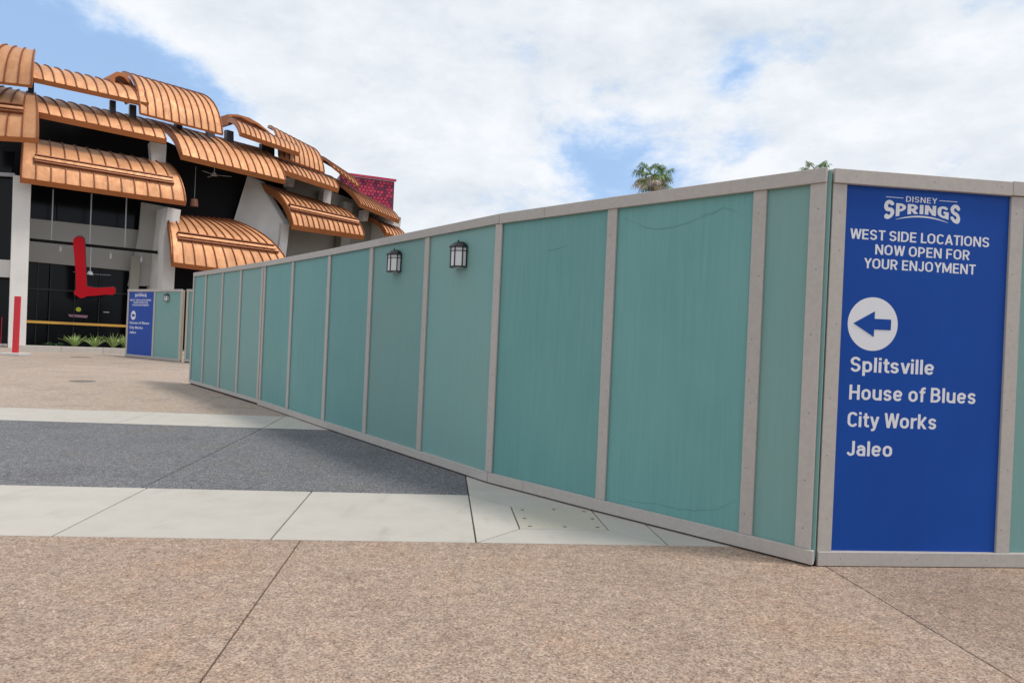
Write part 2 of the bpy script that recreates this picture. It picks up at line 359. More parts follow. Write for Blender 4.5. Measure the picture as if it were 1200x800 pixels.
def hoarding(name, label, pts, panels, battens, top_seams, base_seams, gap=.012, ext=(0, 0), bw=.09, battens_w={}, wide_after=None):
    """panels: list of material keys per bay; battens: distances (None = at vertices)"""
    r = Run(pts); root = tag(empty(name, pts[0]), label, 'fence')
    tot = r.l[-1]
    for i, m in enumerate(panels):
        a, b = pts[i], pts[i + 1]; d = (b - a).normalized()
        if i == 0: a = a - d * ext[0]
        if i == len(panels) - 1: b = b + d * ext[1]
        board([a, b], gap + .02, HH - .02, -.013, 0, 'panel', root, m, bevel=0)
    for k, l in enumerate(battens):
        wd = battens_w.get(k, bw)
        dv = (r.at(min(l + .05, tot)) - r.at(max(l - .05, 0))).normalized(); c = r.at(l)
        j = Vector((0, 0, 0)); board([c - dv * wd / 2, c + dv * wd / 2], gap + .0945, HH - .0965, .0008, .021, 'batten', root)
    for s0, s1 in zip(top_seams, top_seams[1:]): board(r.sub(s0 + .0008, s1 - .0008), HH - .095 + random.uniform(-.003, .003), HH + random.uniform(-.003, .004), .0008, .036, 'top_rail', root)
    for s0, s1 in zip(base_seams, base_seams[1:]): board(r.sub(s0 + .0008, s1 - .0008), gap + (.022 if s0 == 0 and len(panels) > 9 else 0), gap + .093 + random.uniform(-.002, .002), .0008, .036, 'base_rail', root)
    board(r.sub(0, r.l[-1]), .0, .045, -.05, -.0135, 'base_light_stop', root, 'gap', bevel=0)  # near-black strip added to stop light under the base and darken the gap
    k = MB()                                             # timber posts and a back rail on the works side
    for l in battens:
        dv = (r.at(min(l + .05, tot)) - r.at(max(l - .05, 0))).normalized(); nn = Vector((dv.y, -dv.x, 0)); c = r.at(l) - nn * .06
        mb = MB(); mb.box(c + Vector((0, 0, HH / 2)), .038, .088, HH - .05, dv, nn); mb.build('post', 'plywood', root)
    return root, r
def base_y(px):
    K = [(222, 449), (257, 459.5), (304, 474), (388, 503), (572, 564), (690, 595), (950, 660.5)]
    for (a, b), (c, d) in zip(K, K[1:]):
        if px <= c: return b + (d - b) * (px - a) / (c - a)
    return b + (d - b) * (px - a) / (c - a)
bp = [222.7, 236.7, 256, 277, 303.5, 336.7, 378.7, 427, 491, 573, 703.7, 873.7, 937.5]
LP = [G(p, base_y(p), .01) for p in bp]
for p in LP: p.z -= .01
lr = Run(LP); l_ = lr.l
def at_px(px):                                            # distance along run where the pixel column of the base lies
    for i in range(len(bp) - 1):
        if px <= bp[i + 1]: return l_[i] + (l_[i + 1] - l_[i]) * (px - bp[i]) / (bp[i + 1] - bp[i])
print('bay lengths', [round(b - a, 2) for a, b in zip(l_, l_[1:])])
ext_n = .092
end = LP[-1] + (LP[-1] - LP[-2]).normalized() * ext_n
LPe = LP[:-1] + [end]
bat = [l_[0], l_[1], l_[2], l_[3], l_[4] - .07, l_[4] + .06] + l_[5:12] + [l_[-1] + .018]
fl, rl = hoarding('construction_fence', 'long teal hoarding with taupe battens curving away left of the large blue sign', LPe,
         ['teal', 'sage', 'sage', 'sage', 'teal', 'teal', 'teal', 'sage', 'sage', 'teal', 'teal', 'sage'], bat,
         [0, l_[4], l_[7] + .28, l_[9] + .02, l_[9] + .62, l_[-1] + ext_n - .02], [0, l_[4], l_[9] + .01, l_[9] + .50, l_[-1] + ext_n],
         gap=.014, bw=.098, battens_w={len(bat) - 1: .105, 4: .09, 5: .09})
# near-black strip in the corner gap, the gap's shade put into its colour
c0 = G(954.5, 661.5)
dR = Vector((math.cos(R(6.4)), math.sin(R(6.4)), 0)); nR = Vector((dR.y, -dR.x, 0))
q = [c0, c0 + dR * 1.355, c0 + dR * 2.6, c0 + dR * 3.82, c0 + dR * 5.04, c0 + dR * 6.26]
b0 = .052
cm = MB(); cm.box(c0 - dR * .012 - nR * .05 + Vector((0, 0, HH / 2)), .03, .03, HH - .03, dR, nR); tag(cm.build('corner_gap_strip', 'gap', fl))
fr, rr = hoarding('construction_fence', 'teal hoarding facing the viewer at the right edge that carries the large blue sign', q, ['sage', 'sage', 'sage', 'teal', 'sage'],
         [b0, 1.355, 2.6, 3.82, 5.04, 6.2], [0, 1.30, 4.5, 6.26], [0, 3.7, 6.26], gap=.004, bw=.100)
# ------------------------------------------------------------------ lettering
import numpy as np
XHT = .735
def arc(cx, cy, rx, ry, a0, a1, n=14):
    return [(cx + rx * math.cos(R(a0 + (a1 - a0) * i / n)), cy + ry * math.sin(R(a0 + (a1 - a0) * i / n))) for i in range(n + 1)]
def glyph_strokes(ch, t):
    """centre lines (t = half stroke), width, bottom, top of each letter of a bold grotesque; cap height 1"""
    X = XHT
    def ring(W, y0, y1, a0, a1):                       # upright rounded ring from angle a0 counter-clockwise to a1
        rx = W / 2 - t; ry = min(rx * 1.15, (y1 - y0) / 2 - t); cu, cl = y1 - t - ry, y0 + t + ry; pts = []
        for k in range(41):
            a = a0 + (a1 - a0) * k / 40; sn = math.sin(R(a)); pts.append((W / 2 + rx * math.cos(R(a)), (cu if sn >= 0 else cl) + ry * sn))
        if a1 - a0 >= 360: pts[-1] = (pts[0][0], cl); pts.append(pts[0])
        return pts
    def bowl(x0, W, y0, y1):                            # right-hand bowl between two bar heights
        ry = (y1 - y0) / 2; rx = min(ry, W - t - x0 - .04); xc = W - t - rx
        return [(x0, y1)] + arc(xc, (y0 + y1) / 2, rx, ry, 90, -90) + [(x0, y0)]
    if ch == 'H': W = .60; return [[(t, 0), (t, 1)], [(W - t, 0), (W - t, 1)], [(t, .51), (W - t, .51)]], W, 0, 1
    if ch == 'I': return [[(t, 0), (t, 1)]], 2 * t, 0, 1
    if ch == 'L': return [[(t, 0), (t, 1)], [(t, t), (.46, t)]], .46, 0, 1
    if ch == 'E': return [[(t, 0), (t, 1)], [(t, t), (.50, t)], [(t, .51), (.46, .51)], [(t, 1 - t), (.50, 1 - t)]], .50, 0, 1
    if ch == 'F': return [[(t, 0), (t, 1)], [(t, .49), (.45, .49)], [(t, 1 - t), (.49, 1 - t)]], .49, 0, 1
    if ch == 'T': return [[(0, 1 - t), (.54, 1 - t)], [(.27, 0), (.27, 1)]], .54, 0, 1
    if ch == 'O': return [ring(.64, 0, 1, 0, 360)], .64, 0, 1
    if ch == 'C': return [ring(.60, 0, 1, 32, 328)], .60, 0, 1
    if ch == 'G': return [ring(.62, 0, 1, 35, 350), [(.33, .47), (.62, .47)], [(.62 - t, .52), (.62 - t, .02)]], .62, 0, 1
    if ch == 'D': return [[(t, 0), (t, 1)], [(t, 1 - t), (.26, 1 - t)] + arc(.26, .64, .60 - t - .26, .36 - t, 90, 0) + arc(.26, .36, .60 - t - .26, .36 - t, 0, -90) + [(t, t)]], .60, 0, 1
    if ch == 'P': return [[(t, 0), (t, 1)], bowl(t, .55, .40 + t * .3, 1 - t)], .55, 0, 1
    if ch == 'R': return [[(t, 0), (t, 1)], bowl(t, .56, .45, 1 - t), [(.27, .47), (.50, -.05)]], .59, 0, 1
    if ch == 'B': return [[(t, 0), (t, 1)], bowl(t, .55, .53, 1 - t), bowl(t, .58, t, .53)], .58, 0, 1
    if ch in 'Ss':
        Hh, W = (1, .56) if ch == 'S' else (X, .47); tt = t if ch == 'S' else t * .9; ry = (Hh - 2 * tt) / 4; rx = W / 2 - t
        return [arc(W / 2, Hh - tt - ry, rx, ry, 18, 270, 22) [:-1] + arc(W / 2, tt + ry, rx, ry, 90, -162, 22)], W, 0, Hh
    if ch == 'U': W = .60; return [[(t, 1)] + arc(W / 2, W / 2 - .01, W / 2 - t, W / 2 - .01 - t, 180, 360) + [(W - t, 1)]], W, 0, 1
    if ch == 'J': W = .43; return [[(W - t, 1)] + arc(W / 2 - .01, .25, W / 2 + .01 - t, .25 - t, 0, -170)], W, 0, 1
    if ch == 'N': W = .62; return [[(t, 0), (t, 1)], [(W - t, 0), (W - t, 1)], [(t * .9, 1.02), (W - t * .9, -.02)]], W, 0, 1
    if ch == 'M': W = .76; return [[(t, 0), (t, 1)], [(W - t, 0), (W - t, 1)], [(t * .85, 1.05), (W / 2, .12)], [(W / 2, .12), (W - t * .85, 1.05)]], W, 0, 1
    if ch == 'W': W = .88; return [[(.07, 1.05), (.24, -.05)], [(.24, -.05), (.44, 1.02)], [(.44, 1.02), (.64, -.05)], [(.64, -.05), (.81, 1.05)]], W, 0, 1
    if ch == 'A': W = .64; return [[(.06, -.05), (.32, 1.02)], [(.32, 1.02), (.58, -.05)], [(.16, .27), (.48, .27)]], W, 0, 1
    if ch == 'Y': W = .60; return [[(.05, 1.05), (.30, .44)], [(.30, .44), (.55, 1.05)], [(.30, .50), (.30, 0)]], W, 0, 1
    if ch == 'o': return [ring(.54, 0, X, 0, 360)], .54, 0, X
    if ch == 'e': return [ring(.53, 0, X, 0, 322), [(t, X / 2), (.53 - t * .6, X / 2)]], .53, 0, X
    if ch == 'p': return [ring(.54, 0, X, 0, 360), [(t, -.25), (t, X)]], .54, -.25, X
    if ch == 'a': W = .50; return [[(W - t, 0), (W - t, .47)] + arc(W / 2, .47, W / 2 - t, X - t - .47, 0, 155), [(W - t, .43)] + arc(.225, .25, .225 - t, .25 - t + .01, 90, 270) + [(W - t, t + .02)]], W, 0, X
    if ch == 'l': return [[(t, 0), (t, 1)]], 2 * t, 0, 1
    if ch == 'i': return [[(t, 0), (t, X)], [(t, .84), (t, 1)]], 2 * t, 0, 1
    if ch == 't': return [[(.15, .94)] + [(.15, .20)] + arc(.26, .20, .11, .20 - t, 180, 270, 6) + [(.35, t)], [(0, X - t * .85), (.34, X - t * .85)]], .35, 0, .95
    if ch == 'f': return [[(.15, 0), (.15, .80)] + arc(.27, .80, .12, .20 - t, 180, 90, 6) + [(.36, 1 - t)], [(0, X - t * .85), (.34, X - t * .85)]], .36, 0, 1
    if ch == 'r': return [[(t, 0), (t, X)], arc(.36, .42, .36 - t, X - t - .42, 180, 92)], .37, 0, X
    if ch == 'u': W = .53; return [[(t, X)] + arc(W / 2, .25, W / 2 - t, .25 - t, 180, 360), [(W - t, 0), (W - t, X)]], W, 0, X
    if ch == 'v': W = .53; return [[(.06, X + .05), (.265, -.03)], [(.265, -.03), (.47, X + .05)]], W, 0, X
    if ch == 'y': W = .54; return [[(.06, X + .05), (.27, .03)], [(.48, X + .05), (.26, -.08)] + arc(.13, -.08, .12, .17 - t, 0, -100, 6)], W, -.25, X
    if ch == 'k': return [[(t, 0), (t, 1)], [(t, .24), (.47, X + .08)], [(.21, .40), (.49, -.06)]], .54, 0, 1
    raise KeyError(ch)
GL = {}
def glyph(ch, t):
    """outline the strokes with a distance field on a fine grid and keep the inside as flat faces"""
    if (ch, t) in GL: return GL[ch, t]
    st, W, y0, y1 = glyph_strokes(ch, t); h = 1 / 44
    nx, ny = int((W + .08) / h) + 2, int((y1 - y0 + .08) / h) + 2
    gx = -.04 + h * np.arange(nx); gy = y0 - .04 + h * np.arange(ny); PX, PY = np.meshgrid(gx, gy, indexing='ij'); F_ = np.full(PX.shape, 9.0)
    for pl in st:
        for k, ((ax, ay), (bx, by)) in enumerate(zip(pl, pl[1:])):
            L_ = math.hypot(bx - ax, by - ay)
            if L_ < 1e-6: continue
            ux, uy = (bx - ax) / L_, (by - ay) / L_; rx = PX - ax; ry = PY - ay; al = rx * ux + ry * uy; pe = np.abs(-rx * uy + ry * ux)
            F_ = np.minimum(F_, np.maximum(pe - t, np.maximum(-al, al - L_)))
            if k: F_ = np.minimum(F_, np.hypot(rx, ry) - t)
    F_ = np.maximum(F_, np.maximum(y0 - PY, PY - y1)); F_ = np.maximum(F_, np.maximum(-PX, PX - W))
    F_ = np.where(np.abs(F_) < 1e-5, -1e-5, F_)
    bm = bmesh.new(); cache = {}
    def V(k, x, y):
        if k not in cache: cache[k] = bm.verts.new((x, y, 0))
        return cache[k]
    for i in range(nx - 1):
        for j in range(ny - 1):
            cs = [(i, j), (i + 1, j), (i + 1, j + 1), (i, j + 1)]; f4 = [F_[c] for c in cs]
            if min(f4) >= 0: continue
            pol = []
            for k in range(4):
                c, d = cs[k], cs[(k + 1) % 4]; a, b = f4[k], f4[(k + 1) % 4]
                if a < 0: pol.append(V(c, gx[c[0]], gy[c[1]]))
                if (a < 0) != (b < 0):
                    q_ = a / (a - b); pol.append(V((min(c, d), max(c, d)), gx[c[0]] + (gx[d[0]] - gx[c[0]]) * q_, gy[c[1]] + (gy[d[1]] - gy[c[1]]) * q_))
            if len(pol) > 2: bm.faces.new(pol)
    bmesh.ops.dissolve_limit(bm, angle_limit=R(4), verts=bm.verts, edges=bm.edges)
    bmesh.ops.triangulate(bm, faces=bm.faces)
    me = bpy.data.meshes.new('glyph'); bm.to_mesh(me); bm.free(); GL[ch, t] = me; return me
def text_mesh(body, bold=.088, gap=.105):
    """sets a line letter by letter with even side gaps"""
    bm = bmesh.new(); x = 0
    for ch in body:
        if ch == ' ': x += .26; continue
        me = glyph(ch, bold); n0 = len(bm.verts); bm.from_mesh(me); bm.verts.ensure_lookup_table(); a = min(v.co.x for v in me.vertices); b = max(v.co.x for v in me.vertices)
        for v in bm.verts[n0:]: v.co.x += x - a
        x += b - a + gap * (.5 if ch in 'TLYrtfvyAW' else 1)
    out_ = bpy.data.meshes.new('line'); bm.to_mesh(out_); bm.free(); return out_
def words(me, n):
    """split a line's mesh into its words at the widest gaps"""
    if n == 1: return [me]
    spans = sorted([min(me.vertices[i].co.x for i in p.vertices), max(me.vertices[i].co.x for i in p.vertices)] for p in me.polygons)
    run = [spans[0][:]]
    for a, b in spans[1:]:
        if a > run[-1][1] + 1e-4: run.append([a, b])
        else: run[-1][1] = max(run[-1][1], b)
    gaps = sorted(((run[i + 1][0] - run[i][1], (run[i + 1][0] + run[i][1]) / 2) for i in range(len(run) - 1)), reverse=True)[:n - 1]
    cuts = sorted(g_[1] for g_ in gaps); out_ = []
    for k in range(n):
        lo = cuts[k - 1] if k else -1e9; hi = cuts[k] if k < n - 1 else 1e9
        m2 = me.copy(); bm = bmesh.new(); bm.from_mesh(m2)
        bmesh.ops.delete(bm, geom=[v for v in bm.verts if not lo < v.co.x < hi], context='VERTS'); bm.to_mesh(m2); bm.free(); out_.append(m2)
    return out_
def put_flat(me, org, ex, ez, nrm, m, parent, name='lettering', f=None, flat=True, thick=.0006, front=.0035):
    """flat mesh (x,y) -> plane, given depth"""
    bm = bmesh.new(); bm.from_mesh(me)
    r = bmesh.ops.extrude_face_region(bm, geom=bm.faces[:]); top = {v for v in r['geom'] if isinstance(v, bmesh.types.BMVert)}
    for v in bm.verts:
        x, y = v.co.x, v.co.y
        if f: x, y = f(x, y)
        v.co = org + ex * x + ez * y + nrm * (front + (thick if v in top else 0))
    bmesh.ops.recalc_face_normals(bm, faces=bm.faces)
    for fc in bm.faces: fc.smooth = False
    bm.to_mesh(me); bm.free(); me.materials.clear(); me.materials.append(M[m])
    o = bpy.data.objects.new(name, me); COL.objects.link(o); o.parent = parent; o.matrix_parent_inverse = parent.matrix_world.inverted()
    return o
def fit(me, x0, x1, y0, y1, cap=None, lower=False):
    """scale text so its bbox in x is x0..x1 and the baseline/cap height are y0..y1 (text size 1 has cap height cap)"""
    xs = [v.co.x for v in me.vertices]; a, b = min(xs), max(xs)
    def f(x, y):
        y = y / cap
        return (x0 + (x - a) / (b - a) * (x1 - x0), y0 + y * (y1 - y0))
    return f
CAP = 1.0
UP = Vector((0, 0, 1))
def sign_content(parent, org, ex, nrm, Wd, full=True, m='blue'):
    """sign coordinates: x 0..1 across, z in metres"""
    LN = [('WEST SIDE LOCATIONS', .037, .884, 2.190, 2.258), ('NOW OPEN FOR', .19, .766, 2.094, 2.162), ('YOUR ENJOYMENT', .127, .807, 1.998, 2.066)]
    if full: LN += [('Splitsville', .073, .577, 1.300, 1.400), ('House of Blues', .073, .842, 1.113, 1.213), ('City Works', .070, .606, .930, 1.030), ('Jaleo', .075, .345, .736, .836)]
    else: LN += [('House of Blues', .06, .85, 1.292, 1.388), ('City Works', .06, .60, 1.105, 1.201), ('Jaleo', .06, .33, .918, 1.014)]
    for s_, a, b, z0, z1 in LN:
        me = text_mesh(s_, .077 if s_ != s_.upper() else .074); ff_ = fit(me, a * Wd, b * Wd, z0, z1, CAP, s_ != s_.upper())
        for part in words(me, len(s_.split())): put_flat(part, org, ex, UP, nrm, 'white', parent, f=ff_)
    # emblem: small word over big arched word, rules and a swoosh
    me = text_mesh('DISNEY', .066, .16); put_flat(me, org, ex, UP, nrm, 'white', parent, f=fit(me, .362 * Wd, .551 * Wd, 2.462, 2.500, CAP))
    me = text_mesh('SPRINGS', .10, .085)
    xs = [v.co.x for v in me.vertices]; xa, xb = min(xs), max(xs)
    def f(x, y):
        t = (x - xa) / (xb - xa); k = abs(2 * t - 1)
        X = (.232 + t * .465) * Wd
        top = 2.448 + .0 * k; bot = 2.385 - .062 * k ** 2.2
        if k > .72: top += .018
        return X, bot + y / CAP * (top - bot)
    put_flat(me, org, ex, UP, nrm, 'white', parent, f=f)
    mb = MB(); 
    for a, b in ((.24, .345), (.565, .675)):
        mb.add([(a * Wd, 2.4835, 0), (b * Wd, 2.4835, 0), (b * Wd, 2.4875, 0), (a * Wd, 2.4875, 0)], [(0, 1, 2, 3)])
    n = 14; lo, hi = [], []
    for i in range(n + 1):
        t = i / n; X = (.305 + .32 * t) * Wd; k = (2 * t - 1) ** 2
        c_ = 2.368 - .030 * k; hw = .0045 * (1 - k) + .0008
        lo.append((X, c_ - hw, 0)); hi.append((X, c_ + hw, 0))
    mb.add(lo + hi, [(i, i + 1, n + 2 + i, n + 1 + i) for i in range(n)])
    me = bpy.data.meshes.new('rule'); me.from_pydata(mb.v, [], mb.f)
    put_flat(me, org, ex, UP, nrm, 'white', parent, name='emblem_rule')
    # round arrow
    cx, cz, r_ = .195 * Wd, 1.625, .180
    me = bpy.data.meshes.new('disc'); N_ = 48
    me.from_pydata([(cx + r_ * math.cos(2 * math.pi * i / N_), cz + r_ * math.sin(2 * math.pi * i / N_), 0) for i in range(N_)], [], [tuple(range(N_))])
    put_flat(me, org, ex, UP, nrm, 'white', parent, name='disc')
    me = bpy.data.meshes.new('arrow'); pts = [(-.140, 0), (.010, .086), (.010, .036), (.130, .036), (.130, -.036), (.010, -.036), (.010, -.086)]
    me.from_pydata([(cx + x, cz + y, 0) for x, y in pts], [], [(0, 1, 6), (1, 2, 5, 6), (2, 3, 4, 5)])
    put_flat(me, org, ex, UP, nrm, m, parent, name='arrow', front=.0055, thick=.001)
SW0, SW1 = b0 + .051, 1.355 - .051
so = q[0] + dR * SW0; Wd = SW1 - SW0
sg = empty('wayfinding_sign', so); tag(sg, 'large blue directional sign with white lettering and left arrow on the nearest hoarding', 'sign')
board([so, so + dR * Wd], .0985, HH - .0965, .001, .0035, 'sign_sheet', sg, 'blue', bevel=0)
sign_content(sg, so, dR, nR, Wd)

# ------------------------------------------------------------------ far hoarding with the second sign
FA = G(147.5, 419.5, 0); 
def onray_at(px, py, Y): p = at(px, py, Y); return Vector((p.x, p.y, gz(p.x, p.y)))
F0 = onray_at(147, 420, 27.0)
F1 = onray_at(178.5, 420, 25.9)
F2 = onray_at(211, 420, 24.85)
F3 = onray_at(216, 420, 24.7)
F4 = onray_at(250, 420, 23.9)
print('far bay', (F1 - F0).length, (F2 - F1).length)
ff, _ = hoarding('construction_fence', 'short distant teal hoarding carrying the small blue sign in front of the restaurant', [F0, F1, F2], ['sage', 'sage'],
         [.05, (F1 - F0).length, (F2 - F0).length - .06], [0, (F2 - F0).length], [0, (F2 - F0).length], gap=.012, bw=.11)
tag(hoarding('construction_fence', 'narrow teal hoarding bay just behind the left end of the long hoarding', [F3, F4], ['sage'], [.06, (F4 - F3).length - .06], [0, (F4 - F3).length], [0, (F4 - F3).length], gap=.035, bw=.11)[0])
dF = (F1 - F0); lF = dF.length; dF.normalize(); nF = Vector((dF.y, -dF.x, 0)).normalized()
dFh = Vector((dF.x, dF.y, 0)).normalized()
fo = F0 + dF * .108
sf = tag(empty('wayfinding_sign', fo), 'small distant blue directional sign with left arrow on the short hoarding by the restaurant', 'sign')
board([fo, F0 + dF * (lF - .058)], .106, HH - .0965, .001, .0035, 'sign_sheet', sf, 'bluefar', bevel=0)
sign_content(sf, fo, dFh, nF, lF - .166, full=False, m='bluefar')

# ------------------------------------------------------------------ lanterns
def lantern(c, t, n, label):
    """c: wall point at the lantern's centre height, t along the wall, n outward"""
    root = tag(empty('wall_lantern', c), label, 'lantern', 'black wall lanterns on the hoardings')
    W, D, Hh = .102, .105, .098
    plan = [(-W, .012), (-W, .062), (-.04, D + .014), (.04, D + .014), (W, .062), (W, .012)]
    def pt(a, z, k=1.0): return c + t * (a[0] * k) + n * (.012 + (a[1] - .012) * k) + Vector((0, 0, z))
    mb = MB(); mb.box(c + n * .007 + Vector((0, 0, .01)), .10, .012, .22, t, n); mb.build('back_plate', 'black', root)
    mb = MB()
    for z0, z1, k in ((-Hh - .012, -Hh, 1.10), (Hh, Hh + .013, 1.16)):
        mb.hexa([pt(a, z0, k) for a in plan], [pt(a, z1, k) for a in plan])
    # drop the solid bottom for a ring: bars
    for a in plan[0:]:
        p = pt(a, 0); mb.box(p, .010, .010, 2 * Hh, t, n)
    for a, b in zip(plan, plan[1:]):
        p0, p1 = pt(a, .062), pt(b, .062); mb.tube(p0, p1, .0048, n=4)
    mb.build('frame', 'black', root)
    mb = MB(); prev = None; K = [(1.16, Hh + .013), (.95, Hh + .035), (.6, Hh + .058), (.22, Hh + .07)]
    rings = [[pt(a, z, k) for a in plan] for k, z in K]; vs = [v for r_ in rings for v in r_]; fs = []
    for i in range(3):
        for j in range(6): fs.append((6 * i + j, 6 * i + (j + 1) % 6, 6 * i + 6 + (j + 1) % 6, 6 * i + 6 + j))
    fs.append(tuple(range(18, 24))); mb.add(vs, fs); mb.tube(c + n * .055 + Vector((0, 0, Hh + .065)), c + n * .055 + Vector((0, 0, Hh + .085)), .012, .006, 6)
    mb.build('roof', 'black', root)
    for a, b in zip(plan, plan[1:]):
        if abs(a[0]) == abs(b[0]) and a[0] * b[0] > 0 and False: continue
        mb = MB(); d2 = (pt(b, 0, .97) - pt(a, 0, .97)); lo = [pt(a, -Hh, .97), pt(b, -Hh, .97), pt(b, -Hh, .92), pt(a, -Hh, .92)]
        mb.hexa(lo, [p + Vector((0, 0, 2 * Hh)) for p in lo]); mb.build('pane', 'frost', root)
    mb = MB(); lo = [pt(a, -Hh - .016, .7) for a in plan]; mb.hexa(lo, [p + Vector((0, 0, .0035)) for p in lo]); mb.build('bottom_pane', 'frost', root)
    return root
def wall_hit(pts, px, py):
    d = ray(px, py)
    for a, b in zip(pts, pts[1:]):
        e = b - a; den = d.x * e.y - d.y * e.x
        if abs(den) < 1e-9: continue
        t = (a.x * e.y - a.y * e.x) / den; k = (a.x * d.y - a.y * d.x) / den
        if -0.001 <= k <= 1.001 and t > 0:
            p = d * t; p.z += EYE; dd = Vector((e.x, e.y, 0)).normalized(); return p, dd, Vector((dd.y, -dd.x, 0))
p, t_, n_ = wall_hit(LP, 466, 309); lantern(p, t_, n_, 'black wall lantern with frosted panes, the farther left one of two on the long hoarding')
p, t_, n_ = wall_hit(LP, 541.5, 302); lantern(p, t_, n_, 'black wall lantern with frosted panes, the nearer right one of two on the long hoarding')
p, t_, n_ = wall_hit([F0, F1, F2], 196.5, 349.5); lantern(p, t_, n_, 'tiny distant black lantern on the far hoarding just right of the small blue sign')

# ------------------------------------------------------------------ restaurant building
class Plane:
    """vertical facade plane through plan point p, running at 'ang' degrees from the view axis to the right; off = metres inward"""
    def __init__(s, p, ang): s.p = Vector(p); s.u = Vector((math.sin(R(ang)), math.cos(R(ang)))); s.n = Vector((-s.u.y, s.u.x))   # inward (away from viewer, left side)
    def hit(s, px, py, off=0):
        o = s.p + s.n * off; d = ray(px, py); e = s.u
        t = (o.x * e.y - o.y * e.x) / (d.x * e.y - d.y * e.x); q_ = d * t; q_.z += EYE
        return q_
def planept(px, Y): p = at(px, 300, Y); return (p.x, p.y)
pA = Plane(planept(20, 29.5), 52)
kAB = pA.hit(205, 250); pB = Plane((kAB.x, kAB.y), 38)
kCA = pA.hit(38, 200); pC = Plane((kCA.x, kCA.y), 76)
for pl in (pA, pB, pC):                                   # make sure n points away from the camera
    if pl.n.dot(pl.p) < 0: pl.n = -pl.n
bld = tag(empty('restaurant_building', (kAB.x, kAB.y, .15)), 'large restaurant with overlapping curved copper roof shells, pale columns and dark glass', 'building')
